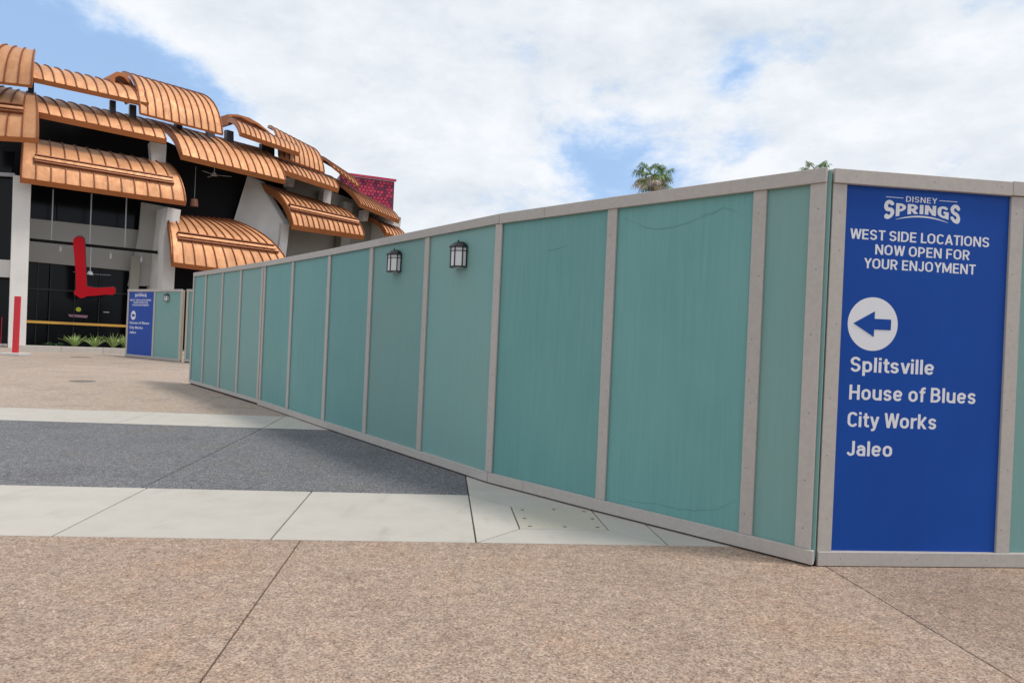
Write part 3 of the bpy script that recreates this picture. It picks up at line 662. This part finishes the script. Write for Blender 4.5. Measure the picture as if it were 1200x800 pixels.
def shell(pl, TL, TR, BL, BR, back=2.2, bulge=.6, n=10, thick=.30, bar=None, off=0, rows=10, cap=True, seam_w=.038):
    tl, tr = pl.hit(*TL, off + back), pl.hit(*TR, off + back); bl, br = pl.hit(*BL, off), pl.hit(*BR, off)
    def pos(s, r):
        a, b = lerp(tl, tr, s), lerp(bl, br, s)
        c = lerp((a + b) / 2, Vector((b.x, b.y, a.z)), bulge)
        return a * (1 - r) ** 2 + c * 2 * r * (1 - r) + b * r * r
    def nrm(s, r):
        e = .01; du = pos(min(s + e, 1), r) - pos(max(s - e, 0), r); dv = pos(s, min(r + e, 1)) - pos(s, max(r - e, 0))
        k = du.cross(dv).normalized(); return k if k.z > 0 else -k
    # body: fascia band round the edge and the dark underside
    path = [(0, r / rows) for r in range(rows + 1)] + [(s / 6, 1) for s in range(1, 7)] + [(1, 1 - r / rows) for r in range(1, rows + 1)]
    mb = MB(); vs = []; 
    for s, r in path:
        p = pos(s, r) + nrm(s, r) * .012; vs += [p, p - nrm(s, r) * (thick * .38) - Vector((0, 0, thick * .52))]
    mb.add(vs, [(2 * i, 2 * i + 2, 2 * i + 3, 2 * i + 1) for i in range(len(path) - 1)])
    # inner face of the band so it has thickness
    fo_ = mb.build('roof_shell', 'fascia', bld)
    so_ = fo_.modifiers.new('t', 'SOLIDIFY'); so_.thickness = .05; so_.offset = 0
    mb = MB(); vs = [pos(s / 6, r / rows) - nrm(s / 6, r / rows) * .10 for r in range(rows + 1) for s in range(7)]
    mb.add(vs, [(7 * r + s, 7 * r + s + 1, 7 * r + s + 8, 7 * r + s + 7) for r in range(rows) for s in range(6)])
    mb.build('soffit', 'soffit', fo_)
    for i in range(n):
        s0, s1 = i / n, (i + 1) / n
        mb = MB(); vs = []
        for r in range(rows + 1):
            for s in (s0, s1): vs += [pos(s, r / rows)]
        nb = len(vs); vs += [v - nrm(.5, .5) * .04 for v in vs]
        fs = [(2 * r, 2 * r + 1, 2 * r + 3, 2 * r + 2) for r in range(rows)] + [(nb + 2 * r, nb + 2 * r + 2, nb + 2 * r + 3, nb + 2 * r + 1) for r in range(rows)]
        for r in range(rows):
            fs += [(2 * r, 2 * r + 2, nb + 2 * r + 2, nb + 2 * r), (2 * r + 1, nb + 2 * r + 1, nb + 2 * r + 3, 2 * r + 3)]
        fs += [(0, nb, nb + 1, 1), (2 * rows, 2 * rows + 1, nb + 2 * rows + 1, nb + 2 * rows)]
        mb.add(vs, fs); po = mb.build('roof_panel', 'copper', fo_)
        for pf in po.data.polygons: pf.use_smooth = pf.index < 99999
        po.data.set_sharp_from_angle(angle=R(35))
    for i in range(0, n + 1):
        s = min(max(i / n, .004), .996); mb = MB(); vs = []; d = (pos(min(s + .01, 1), .5) - pos(max(s - .01, 0), .5)).normalized() * seam_w / 2
        for r in range(rows + 1):
            p = pos(s, r / rows); k = nrm(s, r / rows) * .06; vs += [p - d - k * .1, p - d + k, p + d + k, p + d - k * .1]
        fs = [(4 * r + j, 4 * r + j + 1, 4 * r + j + 5, 4 * r + j + 4) for r in range(rows) for j in range(3)] + [(0, 1, 2, 3), (4 * rows, 4 * rows + 3, 4 * rows + 2, 4 * rows + 1)]
        mb.add(vs, fs); mb.build('seam', 'seam', fo_)
    if bar:
        r, s0, s1 = bar
        for (ra, name_, m_, hh, w_) in ((r, 'snow_guard', 'copper', .12, .17),):
            mb = MB(); a, b = pos(s0, ra) + nrm(s0, ra) * hh, pos(s1, ra) + nrm(s1, ra) * hh
            k = (nrm(s0, ra) + nrm(s1, ra)).normalized(); d = (b - a).normalized()
            mb.box((a + b) / 2, (b - a).length, w_ * .8, .06, d, None, k); mb.build(name_, m_, fo_)
            mb = MB(); a, b = pos(s0, ra - .045) + nrm(s0, ra) * .09, pos(s1, ra - .045) + nrm(s1, ra) * .09
            mb.box((a + b) / 2, (b - a).length, .05, .2, d, None, k); a, b = pos(s0, ra + .05) + nrm(s0, ra) * .07, pos(s1, ra + .05) + nrm(s1, ra) * .07
            mb.box((a + b) / 2, (b - a).length, .06, .14, d, None, k); mb.build('snow_guard_shadow', 'seam', fo_)  # dark strips above and below the guard stand in for its shadow lines
    return fo_, pos, nrm
# upper tier
shell(pC, (-24, 47), (41, 59), (-62, 89), (37, 100), 1.6, .6, 6, .16, off=-.9)
shell(pA, (26, 71), (156, 102), (38, 91), (174, 121), 1.6, .5, 11, .27)
shell(pB, (143, 85), (228, 109), (164, 132), (261, 157), 2.6, .68, 11, .14, off=.3)
shell(pB, (264, 138), (343, 171), (282, 155), (351, 179), 2.2, .55, 12, .30, off=.1)
shell(pB, (314, 148), (358, 172), (327, 183), (380, 202), 3.0, .62, 9, .14, off=.8)
shell(pB, (368, 182), (400, 201), (390, 195), (421, 219), 2.2, .4, 7, .15, off=.6)
# middle tier
shell(pC, (-14, 98), (41, 110), (-70, 155), (44, 162), 2.4, .6, 6, .30, bar=(.66, 0, .84), off=-1.4)
shell(pA, (22, 108), (171, 140), (43, 131), (195, 163), 2.2, .5, 11, .33, off=-.1)
shell(pB, (170, 140), (293, 172), (213, 181), (335, 211), 3.6, .55, 13, .34, off=-.5)
shell(pB, (300, 178), (382, 206), (332, 199), (397, 221), 3.0, .4, 12, .34, off=-.2)
shell(pB, (383, 206), (452, 244), (422, 238), (468, 258), 3.4, .3, 14, .30, off=-.3)
# lower tier
shell(pA, (28, 160), (191, 190), (24, 208), (218, 236), 2.0, .6, 12, .33, bar=(.70, .07, .935), off=-.7)
shell(pB, (191, 250), (268, 257), (202, 307), (345, 326), 2.6, .58, 12, .33, bar=(.64, .05, .95), off=-1.3)
shell(pB, (298, 213), (388, 241), (343, 263), (427, 276), 3.0, .6, 14, .40, bar=(.74, .02, .97), off=-.9)
shell(pB, (427, 254), (452, 262), (452, 272), (478, 282), 2.4, .5, 6, .30, off=-.6)
# open arched ends behind the upper barrels
def hood(pl, pts, off, depth, w_):
    mb = MB(); F_ = [pl.hit(x, y, off) for x, y in pts]; n3 = Vector((pl.n.x, pl.n.y, 0))
    cen = sum(F_, Vector()) / len(F_)
    vs = []
    for p in F_:
        d = (cen - p); d.normalize(); i_ = p + d * w_
        vs += [p, i_, p + n3 * depth, i_ + n3 * depth]
    fs = []
    for i in range(len(F_) - 1):
        a, b = 4 * i, 4 * i + 4; fs += [(a, b, b + 1, a + 1), (a + 2, a + 3, b + 3, b + 2), (a, a + 2, b + 2, b), (a + 1, b + 1, b + 3, a + 3)]
    mb.add(vs, fs); mb.build('roof_hood', 'fascia', bld)
hood(pB, [(130, 101), (130, 88), (137, 84), (146, 86), (153, 93), (159, 104), (160, 118)], 1.6, 1.2, .2)
hood(pB, [(268, 146), (267, 134), (278, 134), (292, 138), (304, 145), (315, 154), (328, 168)], 1.8, 1.2, .24)

# solid body
def wallquad(pl, pts, off, th, name, m, parent=None):
    """flat facade piece with thickness th behind it, outline given by sight lines on the plane"""
    F_ = [pl.hit(x, y, off) for x, y in pts]; n3 = Vector((pl.n.x, pl.n.y, 0)) * th
    mb = MB(); mb.hexa(F_, [p + n3 for p in F_]); return mb.build(name, m, parent or bld)
def post(pl, px0, px1, ytop, ybot, off, dep, name, m, px0b=None, px1b=None, ground=False):
    px0b = px0 if px0b is None else px0b; px1b = px1 if px1b is None else px1b
    a, b = pl.hit(px0, ytop, off), pl.hit(px1, ytop, off); b.z = a.z
    c, d = pl.hit(px0b, ybot, off), pl.hit(px1b, ybot, off)
    z = gz(c.x, c.y) if ground else c.z
    c.z = d.z = z; n3 = Vector((pl.n.x, pl.n.y, 0)) * dep
    mb = MB(); mb.hexa([c, d, d + n3, c + n3], [a, b, b + n3, a + n3]); return mb.build(name, m, bld)
# core volume of dark wall behind the shells, stepped down to the right
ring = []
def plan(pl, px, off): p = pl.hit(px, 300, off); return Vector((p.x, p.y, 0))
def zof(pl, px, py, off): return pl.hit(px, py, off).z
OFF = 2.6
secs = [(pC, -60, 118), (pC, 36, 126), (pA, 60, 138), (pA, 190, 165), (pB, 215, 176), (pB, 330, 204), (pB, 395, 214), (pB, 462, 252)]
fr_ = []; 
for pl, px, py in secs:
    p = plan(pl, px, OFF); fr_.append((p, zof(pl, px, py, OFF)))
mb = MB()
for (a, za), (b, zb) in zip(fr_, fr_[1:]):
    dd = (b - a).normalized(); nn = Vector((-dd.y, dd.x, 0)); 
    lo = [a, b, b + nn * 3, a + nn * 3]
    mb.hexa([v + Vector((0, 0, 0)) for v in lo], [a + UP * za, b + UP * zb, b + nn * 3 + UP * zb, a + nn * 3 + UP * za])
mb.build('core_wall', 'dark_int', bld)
# right-hand grey wall zone below the middle tier
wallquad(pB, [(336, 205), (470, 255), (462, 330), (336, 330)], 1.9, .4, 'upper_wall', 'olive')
wallquad(pB, [(452, 250), (469, 258), (464, 330), (446, 330)], .6, 1.4, 'end_wall', 'stucco')
# left part: glass and walls under the lower shell
post(pA, 16, 37, 205, 408, .25, .7, 'column', 'stucco', 9.5, 30, ground=True)
wallquad(pA, [(36, 256), (166, 270), (160, 318), (33, 306)], 1.9, .3, 'parapet_wall', 'wall_shade')
wallquad(pA, [(36, 216), (66, 219), (66, 262), (36, 259)], 2.25, .05, 'window_pane', 'glass')
wallquad(pA, [(67, 219), (107, 224), (107, 266), (67, 262)], 2.25, .05, 'window_pane', 'glass')
wallquad(pA, [(108, 224), (163, 232), (163, 272), (108, 266)], 2.25, .05, 'window_pane', 'glass')
for a, b in ((31, 58), (59, 88), (89, 118), (119, 152)):
    ya = 306 + (a - 31) * .09; yb = 306 + (b - 31) * .09
    wallquad(pA, [(a, ya), (b, yb), (b - 4, 408), (a - 4, 408)], 2.2, .05, 'window_pane', 'glass')
for xa in (62.5, 107.5, 148.5):
    wallquad(pA, [(xa - .7, 219 + (xa - 36) * .11), (xa + .7, 219 + (xa - 36) * .11), (xa - 1.8, 285 + (xa - 60) * .1), (xa - 3.0, 285 + (xa - 60) * .1)], .9, .05, 'mullion', 'mullion')
wallquad(pA, [(35, 279), (184.5, 294), (184.5, 297.3), (35, 282.3)], .55, .12, 'beam', 'gap')
wallquad(pA, [(30, 375), (165, 381.5), (165, 384.2), (30, 378)], .8, .1, 'hand_rail', 'gold')
# side wall and tapered fin column 2
wallquad(pA, [(166, 237), (198, 243), (186, 335), (150, 335), (163, 272)], 1.4, .2, 'side_wall', 'wall_shade')
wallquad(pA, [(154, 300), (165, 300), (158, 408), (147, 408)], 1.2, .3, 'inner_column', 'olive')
def flank(pl, pts, off1s, name, m, th=.35):
    vs = [pl.hit(x, y, o) for (x, y), o in zip(pts, off1s)]
    mb = MB(); n3 = Vector((pl.u.x, pl.u.y, 0)) * th; mb.hexa(vs, [v + n3 for v in vs]); return mb.build(name, m, bld)
wallquad(pB, [(197, 243), (212, 246), (207, 279), (204, 336), (198, 420), (184, 420), (190, 336), (192, 277)], .1, .5, 'column', 'stucco')
fr0 = [pB.hit(x, y, .12) for x, y in ((197, 243), (192, 277), (190, 336), (184, 420))]; bk0 = [pB.hit(x, y, 1.9) for x, y in ((180, 243), (177, 284), (172, 336), (162, 412))]
for a, b in zip(fr0, bk0): b.z = a.z
mb = MB(); n3 = Vector((pB.u.x, pB.u.y, 0)) * .3; vs = [v for a, b in zip(fr0, bk0) for v in (a, b, b + n3, a + n3)]
mb.add(vs, [(0, 1, 2, 3), (12, 15, 14, 13)] + [(4 * i + j, 4 * i + (j + 1) % 4, 4 * i + 4 + (j + 1) % 4, 4 * i + 4 + j) for i in range(3) for j in range(4)]); mb.build('fin_wall', 'stucco', bld)
# big fin 3: flank plus front
flank(pB, [(290, 206), (303, 212), (333, 262), (325, 330), (262, 330), (274, 258)], (2.0, 1.6, .2, -.1, 2.2, 2.2), 'fin_wall', 'stucco')
post(pB, 331, 338.5, 262, 330, .1, .5, 'column', 'stucco', 321, 327)
# pale blocks under the middle tier
post(pA, 176, 195.5, 166, 192, 1.0, .6, 'bearing_block', 'stucco', 178, 194)
for a, b, y0, y1, o in ((380, 389, 222, 240, 1.2), (427, 433, 246, 258, 1.0), (340, 346, 208, 218, 1.2)):
    post(pB, a, b, y0, y1, o, .5, 'bearing_block', 'stucco', a - 2, b - 2)
post(pB, 404, 414, 236, 300, 1.2, .5, 'column', 'olive', 398, 408)
# steel posts between upper and middle tiers
for pl, a, b, y0, y1, o in ((pA, 33, 40, 94, 116, 1.0), (pA, 129, 136, 117, 137, 1.0), (pA, 152, 160, 122, 142, 1.0), (pB, 207, 214, 143, 158, 1.4), (pB, 244, 252, 152, 168, 1.4), (pB, 266, 274, 152, 174, 1.4), (pB, 307, 322, 168, 190, 1.6)):
    post(pl, a, b, y0, y1, o, .3, 'steel_post', 'steel')
# openings left of the first column
for y0, y1, m_, o, nm in ((178, 205, 'glass', 1.3, 'window_pane'), (208, 306, 'glass', 1.3, 'window_pane'), (325, 410, 'glass', 1.6, 'window_pane')):
    wallquad(pC, [(-50, y0 - 4), (17, y0), (13, y1), (-50, y1)], o, .06, nm, m_)
wallquad(pC, [(-50, 199), (17, 203), (17, 207), (-50, 203)], 1.0, .15, 'transom', 'mullion')
wallquad(pC, [(-50, 301), (15, 305), (14, 325), (-50, 322)], .8, .3, 'beam', 'stucco')
for xa in (45, 60, 89, 118):                                # frames of the ground floor glazing
    wallquad(pA, [(xa - .5, 307 + (xa - 31) * .09), (xa + .5, 307 + (xa - 31) * .09), (xa - 3.6, 408), (xa - 4.6, 408)], 2.05, .1, 'window_frame', 'black')
wallquad(pA, [(33, 337), (158, 344), (158, 346), (33, 339)], 2.02, .1, 'window_frame', 'black')
# dim print on the ground floor glass
def pd(pl, px, py, off, r_): return pl.hit(px, py, off), r_
c_ = pA.hit(92, 362.5, 2.05); mb = MB(); n3 = Vector((pA.n.x, pA.n.y, 0)); mb.tube(c_, c_ + n3 * .01, .11, n=16); mb.build('window_emblem', 'yellow', bld)
wallquad(pA, [(80, 368), (103, 369.5), (102, 372.5), (81, 371)], 2.05, .01, 'window_lettering', 'pinkp')
wallquad(pA, [(121, 365), (128, 365.3), (128, 366.5), (121, 366.2)], 2.05, .01, 'window_lettering', 'mullion')

# things hung inside the building
def lamp(pl, px, py, off, label, col='mullion', drop=.0, h=.25, r_=.08, top=None, cat='spotlight', name='spotlight'):
    p = pl.hit(px, py, off); root = tag(empty(name, p), label, cat)
    mb = MB(); mb.tube(p, p + UP * h, r_, r_ * .8, 10); mb.build('lamp_shade', col, root)
    mb = MB(); t = pl.hit(px, top, off).z if top else p.z + h + .25; mb.tube(p + UP * h, Vector((p.x, p.y, t)), .012, n=6); mb.build('stem', 'mullion', root)
for i, (px, py) in enumerate(((71, 294.5), (129.5, 303), (165.5, 307))):
    lamp(pA, px, py, .6, ('small white spotlight hanging under the black beam left of the red letter', 'small white spotlight hanging under the black beam just right of the red letter', 'small white spotlight under the right end of the black beam by the side wall')[i], h=.22, r_=.05, top=288 + i * 5)
lamp(pB, 227.5, 242, 1.2, 'copper brown pendant lamp on a long cord in the dark opening between roof shells', 'lamp_brown', h=.38, r_=.20, top=195, cat='pendant lamp', name='pendant_lamp')
def fan(pl, px, py, off, top, label):
    p = pl.hit(px, py, off); root = tag(empty('ceiling_fan', p), label, 'ceiling fan')
    mb = MB(); mb.tube(p, p + UP * .16, .15, .08, 12); mb.build('motor', 'white', root)
    mb = MB(); mb.tube(p + UP * .16, Vector((p.x, p.y, pl.hit(px, top, off).z)), .018, n=6); mb.build('rod', 'white', root)
    for k in range(3):
        a = R(15 + 120 * k); d = Vector((math.cos(a), math.sin(a), 0)); mb = MB(); mb.box(p + d * .5 + UP * .04, .72, .11, .012, d); mb.build('blade', 'mullion', root)
fan(pA, 105.5, 322, 1.1, 289, 'white ceiling fan on a long rod beside the red letter')
fan(pB, 251, 206, 1.6, 196, 'dim ceiling fan under the middle copper shell')

# ------------------------------------------------------------------ red letter, posts, planter
def letterL():
    out_ = [(85.5, 284), (86.5, 279.5), (90, 277.2), (95, 277), (98.3, 279.5), (99.3, 284), (100.3, 310), (101.8, 335.5), (112, 337.2), (125, 336.8), (133, 336), (135.5, 338.5), (135.3, 343),
            (132.5, 345.5), (124, 345), (112, 346.5), (102, 347), (98, 349), (94, 349.3), (90.5, 347), (86.5, 344.5), (87, 341), (88.8, 339), (88.6, 320), (87, 300)]
    F_ = [pA.hit(x, y, .25) for x, y in out_]; n3 = Vector((pA.n.x, pA.n.y, 0))
    # concave outline: triangulate through bmesh
    root = tag(empty('sign_letter', pA.hit(94, 349, .25)), 'big red letter L hanging in front of the black beam on the restaurant', 'sign letter')
    for nm, mt, o0, o1, grow in (('face', 'redl', 0, .03, 0), ('return_edge', 'black', .03, .22, 1)):
        bm = bmesh.new(); vs = [bm.verts.new(p + n3 * o0) for p in F_]; f = bm.faces.new(vs); f.normal_update(); bmesh.ops.triangulate(bm, faces=[f], ngon_method='EAR_CLIP')
        r_ = bmesh.ops.extrude_face_region(bm, geom=bm.faces[:]); 
        for v in r_['geom']:
            if isinstance(v, bmesh.types.BMVert): v.co += n3 * (o1 - o0)
        if grow:
            for v in bm.verts: v.co += Vector((.035, 0, .035))
        bmesh.ops.recalc_face_normals(bm, faces=bm.faces); me = bpy.data.meshes.new(nm); bm.to_mesh(me); bm.free(); me.materials.append(M[mt])
        o = bpy.data.objects.new(nm, me); COL.objects.link(o); o.parent = root; o.matrix_parent_inverse = root.matrix_world.inverted()
letterL()
def banner_post(px, pyb, pytop, wpx, label):
    p = G(px, pyb); Y = p.y; topz = at(px, pytop, Y).z; wd = wpx / FPX * Y
    root = tag(empty('banner_post', p), label, 'post', 'red posts beside the restaurant')
    mb = MB(); mb.box(p + UP * ((topz - p.z) / 2 + .02), wd, .09, topz - p.z - .04); mb.build('blade', 'red', root, bevel=.006)
    mb = MB(); mb.box(p + UP * .05, .68, .60, .10); mb.build('base', 'stucco', root, bevel=.01)
banner_post(17.8, 416.5, 347, 6.2, 'tall slim red post on a pale square base in front of the first pale column')
banner_post(-.6, 405, 371, 5, 'red post cut off by the left edge of the view beside the dark doorway')
# planter kerb and plants
ka, kb = G(20, 411.5), G(152, 415)
dk = (kb - ka); dk.z = 0; lk = dk.length; dk.normalize(); nk = Vector((-dk.y, dk.x, 0))
pl_root = tag(empty('planter', ka), 'low concrete planter kerb along the restaurant glass', 'planter')
kz = gz(ka.x, ka.y)
for i in range(4):
    mb = MB(); mb.box(ka + dk * (lk * 1.5 * (i + .5) / 4) + nk * .1 + UP * .10, lk * 1.5 / 4 - .01, .2, .30, dk, nk); mb.build('kerb_stone', 'curb', pl_root, bevel=.012)
mb = MB(); mb.box(ka + dk * (lk * .75) + nk * .75 + UP * .05, lk * 1.5, 1.1, .22, dk, nk); mb.build('soil', 'soil', pl_root)
def clump(c, nb, h, m, name, label, group):
    root = tag(empty(name, c), label, 'plant', group); mb = MB()
    for i in range(nb):
        a = random.uniform(0, 2 * math.pi); lean = random.uniform(.15, .95); L_ = h * random.uniform(.7, 1.1); w_ = .034 * random.uniform(.8, 1.2)
        d = Vector((math.cos(a), math.sin(a), 0)); side = Vector((-d.y, d.x, 0)); pts = []
        for k in range(5):
            t = k / 4; pts.append((c + d * (lean * L_ * t * (.7 + .3 * t)) + UP * (L_ * (t - .42 * lean * t * t)), w_ * (1 - t) ** .7 * (1 if k else .6) + .001))
        vs = []
        for p, ww in pts: vs += [p - side * ww, p - UP * .012, p + side * ww]
        mb.add(vs, [f for k in range(4) for f in ((3 * k, 3 * k + 3, 3 * k + 4, 3 * k + 1), (3 * k + 1, 3 * k + 4, 3 * k + 5, 3 * k + 2))])
    mb.build('leaf', m, root)['kind'] = 'stuff'
gl = 'pale green spiky plants in the planter'
for px, lab in ((88, 'spiky pale green plant, the leftmost of the tall clumps in the planter'), (111, 'spiky pale green plant in the middle of the three tall planter clumps'), (133, 'spiky pale green plant nearest the small blue sign'), (147, 'spiky green plant half hidden behind the edge of the small blue sign')):
    d = ray(px, 400); den = d.x * dk.y - d.y * dk.x; o_ = ka + nk * .5; t = (o_.x * dk.y - o_.y * dk.x) / den; p = d * t; c = Vector((p.x, p.y, kz + .16))
    clump(c, 40, .74 + random.uniform(-.10, .1), 'leaf', 'spiky_plant', lab, gl)
for px, lab in ((56, 'low dark green plant at the left end of the planter'), (69, 'low dark green plant left of the tall spiky clumps')):
    d = ray(px, 402); den = d.x * dk.y - d.y * dk.x; o_ = ka + nk * .5; t = (o_.x * dk.y - o_.y * dk.x) / den; p = d * t
    clump(Vector((p.x, p.y, kz + .16)), 40, .28, 'leafd', 'low_plant', lab, 'low dark plants in the planter')

# ------------------------------------------------------------------ crimson screened building beyond
Yr = 62.0
a_, b_ = at(398, 205, Yr), at(463.5, 211, Yr + 2); b_.z = a_.z + .0
dr = Vector((b_.x - a_.x, b_.y - a_.y, 0)); lr_ = dr.length; dr.normalize(); nr = Vector((-dr.y, dr.x, 0))
rb = tag(empty('screened_building', Vector((a_.x, a_.y, 0))), 'crimson building with hexagon screen rising behind the right end of the copper roof', 'building')
zt = b_.z = at(463.5, 211.5, Yr + 2).z
mb = MB(); mb.box(Vector((a_.x, a_.y, 0)) + dr * lr_ / 2 + nr * 3.2 + UP * zt / 2, lr_ - .1, 6, zt - .2, dr, nr); mb.build('wall', 'crimd', rb)
mb = MB(); mb.box(Vector((a_.x, a_.y, 0)) + dr * lr_ / 2 + nr * -.05 + UP * (zt - .02), lr_ + .1, .3, .18, dr, nr); mb.build('coping', 'crim', rb)
cell = .34; rows_ = 14; cols_ = int(lr_ / cell) + 1; tiles = {'crim': MB(), 'crimd': MB()}
hexm = {}
for r_ in range(rows_):
    for c in range(cols_):
        x = c * cell + (cell / 2 if r_ % 2 else 0); z = zt - .38 - r_ * cell * .86
        if x + .25 > lr_ or x < .2: continue
        dark_ = random.random() < .20
        p = Vector((a_.x, a_.y, z)) + dr * x; rr_ = cell * .50
        ring_ = [p + dr * (math.sin(k * math.pi / 3) * rr_) + UP * (math.cos(k * math.pi / 3) * rr_) for k in range(6)]
        m2 = MB(); m2.hexa(ring_, [v + nr * .12 for v in ring_]); o = m2.build('screen_tile', 'crimd' if dark_ else 'crim', rb)

# ------------------------------------------------------------------ palms
def palm(px, py, Y, size, label, nf=26, dead=16):
    top = at(px, py, Y); base = Vector((top.x + .3, top.y, gz(top.x, top.y)))
    root = tag(empty('palm_tree', base), label, 'palm tree', 'fan palms beyond the hoarding')
    mb = MB(); K = 8
    for k in range(K): mb.tube(lerp(base, top, k / K), lerp(base, top, (k + 1) / K), .24 - .012 * k, .235 - .012 * k, 10)
    mb.build('trunk', 'bark', root)
    def frond(d, L_, m, rad):
        mb = MB(); d = d.normalized(); hub = top + d * L_ - UP * (L_ * .12); side = d.cross(UP); side = side.normalized() if side.length > .05 else Vector((1, 0, 0)); up = side.cross(d)
        mb.tube(top, hub, .035, .02, 4)
        n_ = 21
        for i in range(n_):
            f_ = i / (n_ - 1) * 2 - 1; a = R(125 * f_); q1 = (d * math.cos(a) + side * math.sin(a)).normalized(); L2 = rad * (1 - .22 * abs(f_)) * random.uniform(.85, 1.1)
            w_ = rad * .05; pr = q1.cross(up).normalized() * w_
            m1 = hub + q1 * L2 * .60 + up * (.035 * rad if i % 2 else -.035 * rad) - UP * (L2 * .06); e = hub + q1 * L2 * .93 - UP * (L2 * (.34 + .30 * random.random()))
            mb.add([hub, m1 - pr, m1 + pr, e - pr * .25, e + pr * .25], [(0, 1, 2), (1, 3, 4, 2)])
        mb.build('frond', m, root)
    for i in range(nf):
        a = 2.399 * i + .4; el = R(52 - 84 * (i / nf) + random.uniform(-8, 8)); d = Vector((math.cos(a) * math.cos(el), math.sin(a) * math.cos(el), math.sin(el)))
        frond(d, size * random.uniform(.34, .62), 'palm', size * random.uniform(.30, .42))
    for i in range(dead):
        a = 2.399 * i + .7; el = R(10 - 60 * random.random()); d = Vector((math.cos(a) * math.cos(el), math.sin(a) * math.cos(el), math.sin(el)))
        frond(d, size * random.uniform(.3, .62), 'palmdead', size * .28)
palm(766, 206, 50, 2.1, 'fan palm with dry tan fronds rising over the middle of the long hoarding', nf=20, dead=22)
palm(958, 201, 52, 1.7, 'fan palm of which only the green top shows above the hoarding corner', nf=20, dead=4)
# scuffs and nail heads on the near bays of the long hoarding
M['scuff'] = mat('grey_scuff', (.12, .275, .262), .7, spec=.2)
def scuff(pts, w_):
    P3 = []
    for x, y in pts:
        h = wall_hit(LP, x, y)
        if h: P3.append((h[0] + h[2] * .0012, h[1], h[2]))
    mb = MB(); vs = []
    for i, (p, t, n) in enumerate(P3):
        ww = w_ * (.3 + .7 * math.sin(math.pi * (i + .5) / len(P3))); vs += [p - UP * ww / 2, p + UP * ww / 2]
    mb.add(vs, [(2 * i, 2 * i + 2, 2 * i + 3, 2 * i + 1) for i in range(len(P3) - 1)]); o = mb.build('scuff_mark', 'scuff', fl); return o
def dense(K, n=40, j=.35):
    out_ = []
    for a, b in zip(K, K[1:]):
        m_ = max(2, int(n * (b[0] - a[0]) / (K[-1][0] - K[0][0])))
        for i in range(m_): t = i / m_; out_.append((a[0] + (b[0] - a[0]) * t, a[1] + (b[1] - a[1]) * t + random.uniform(-j, j)))
    return out_
scuff(dense([(731, 256), (745, 261), (757, 267), (772, 269), (790, 266), (810, 260), (828, 251), (845, 246)]), .006)
scuff(dense([(826, 254), (836, 251), (847, 243), (856, 246), (868, 250)], 16, .8), .005)
scuff(dense([(640, 293), (652, 292), (660, 289), (668, 288)], 12, .7), .006)
scuff(dense([(728, 584), (748, 589), (770, 590), (792, 596), (815, 598), (838, 597), (866, 584)], 40, .6), .005)
nm = MB()
for k, l in enumerate(bat[7:] + []):
    c = rl.at(l); dv = (rl.at(min(l + .04, rl.l[-1])) - rl.at(max(0, l - .04))).normalized(); nn = Vector((dv.y, -dv.x, 0))
    for z in (.28, .62, 1.05, 1.48, 1.93, 2.36):
        p = c + nn * .0205 + dv * random.uniform(-.018, .018) + UP * (z + random.uniform(-.06, .06)); nm.tube(p, p + nn * .0015, .0045, n=6)
o = nm.build('nail_head', 'iron', fl); o['kind'] = 'stuff'
nm = MB()
for l in (b0, 1.355, 2.6):
    for z in (.25, .7, 1.15, 1.6, 2.05, 2.4):
        p = q[0] + dR * (l + random.uniform(-.02, .02)) + nR * .0205 + UP * (z + random.uniform(-.07, .07)); nm.tube(p, p + nR * .0015, .0038, n=6)
for l in (.2, .75, 1.2, 1.7, 2.2):
    for z in (HH - .045, .055): p = q[0] + dR * (l + random.uniform(-.05, .05)) + nR * .0355 + UP * z; nm.tube(p, p + nR * .0015, .0038, n=6)
o = nm.build('nail_head', 'iron', fr); o['kind'] = 'stuff'
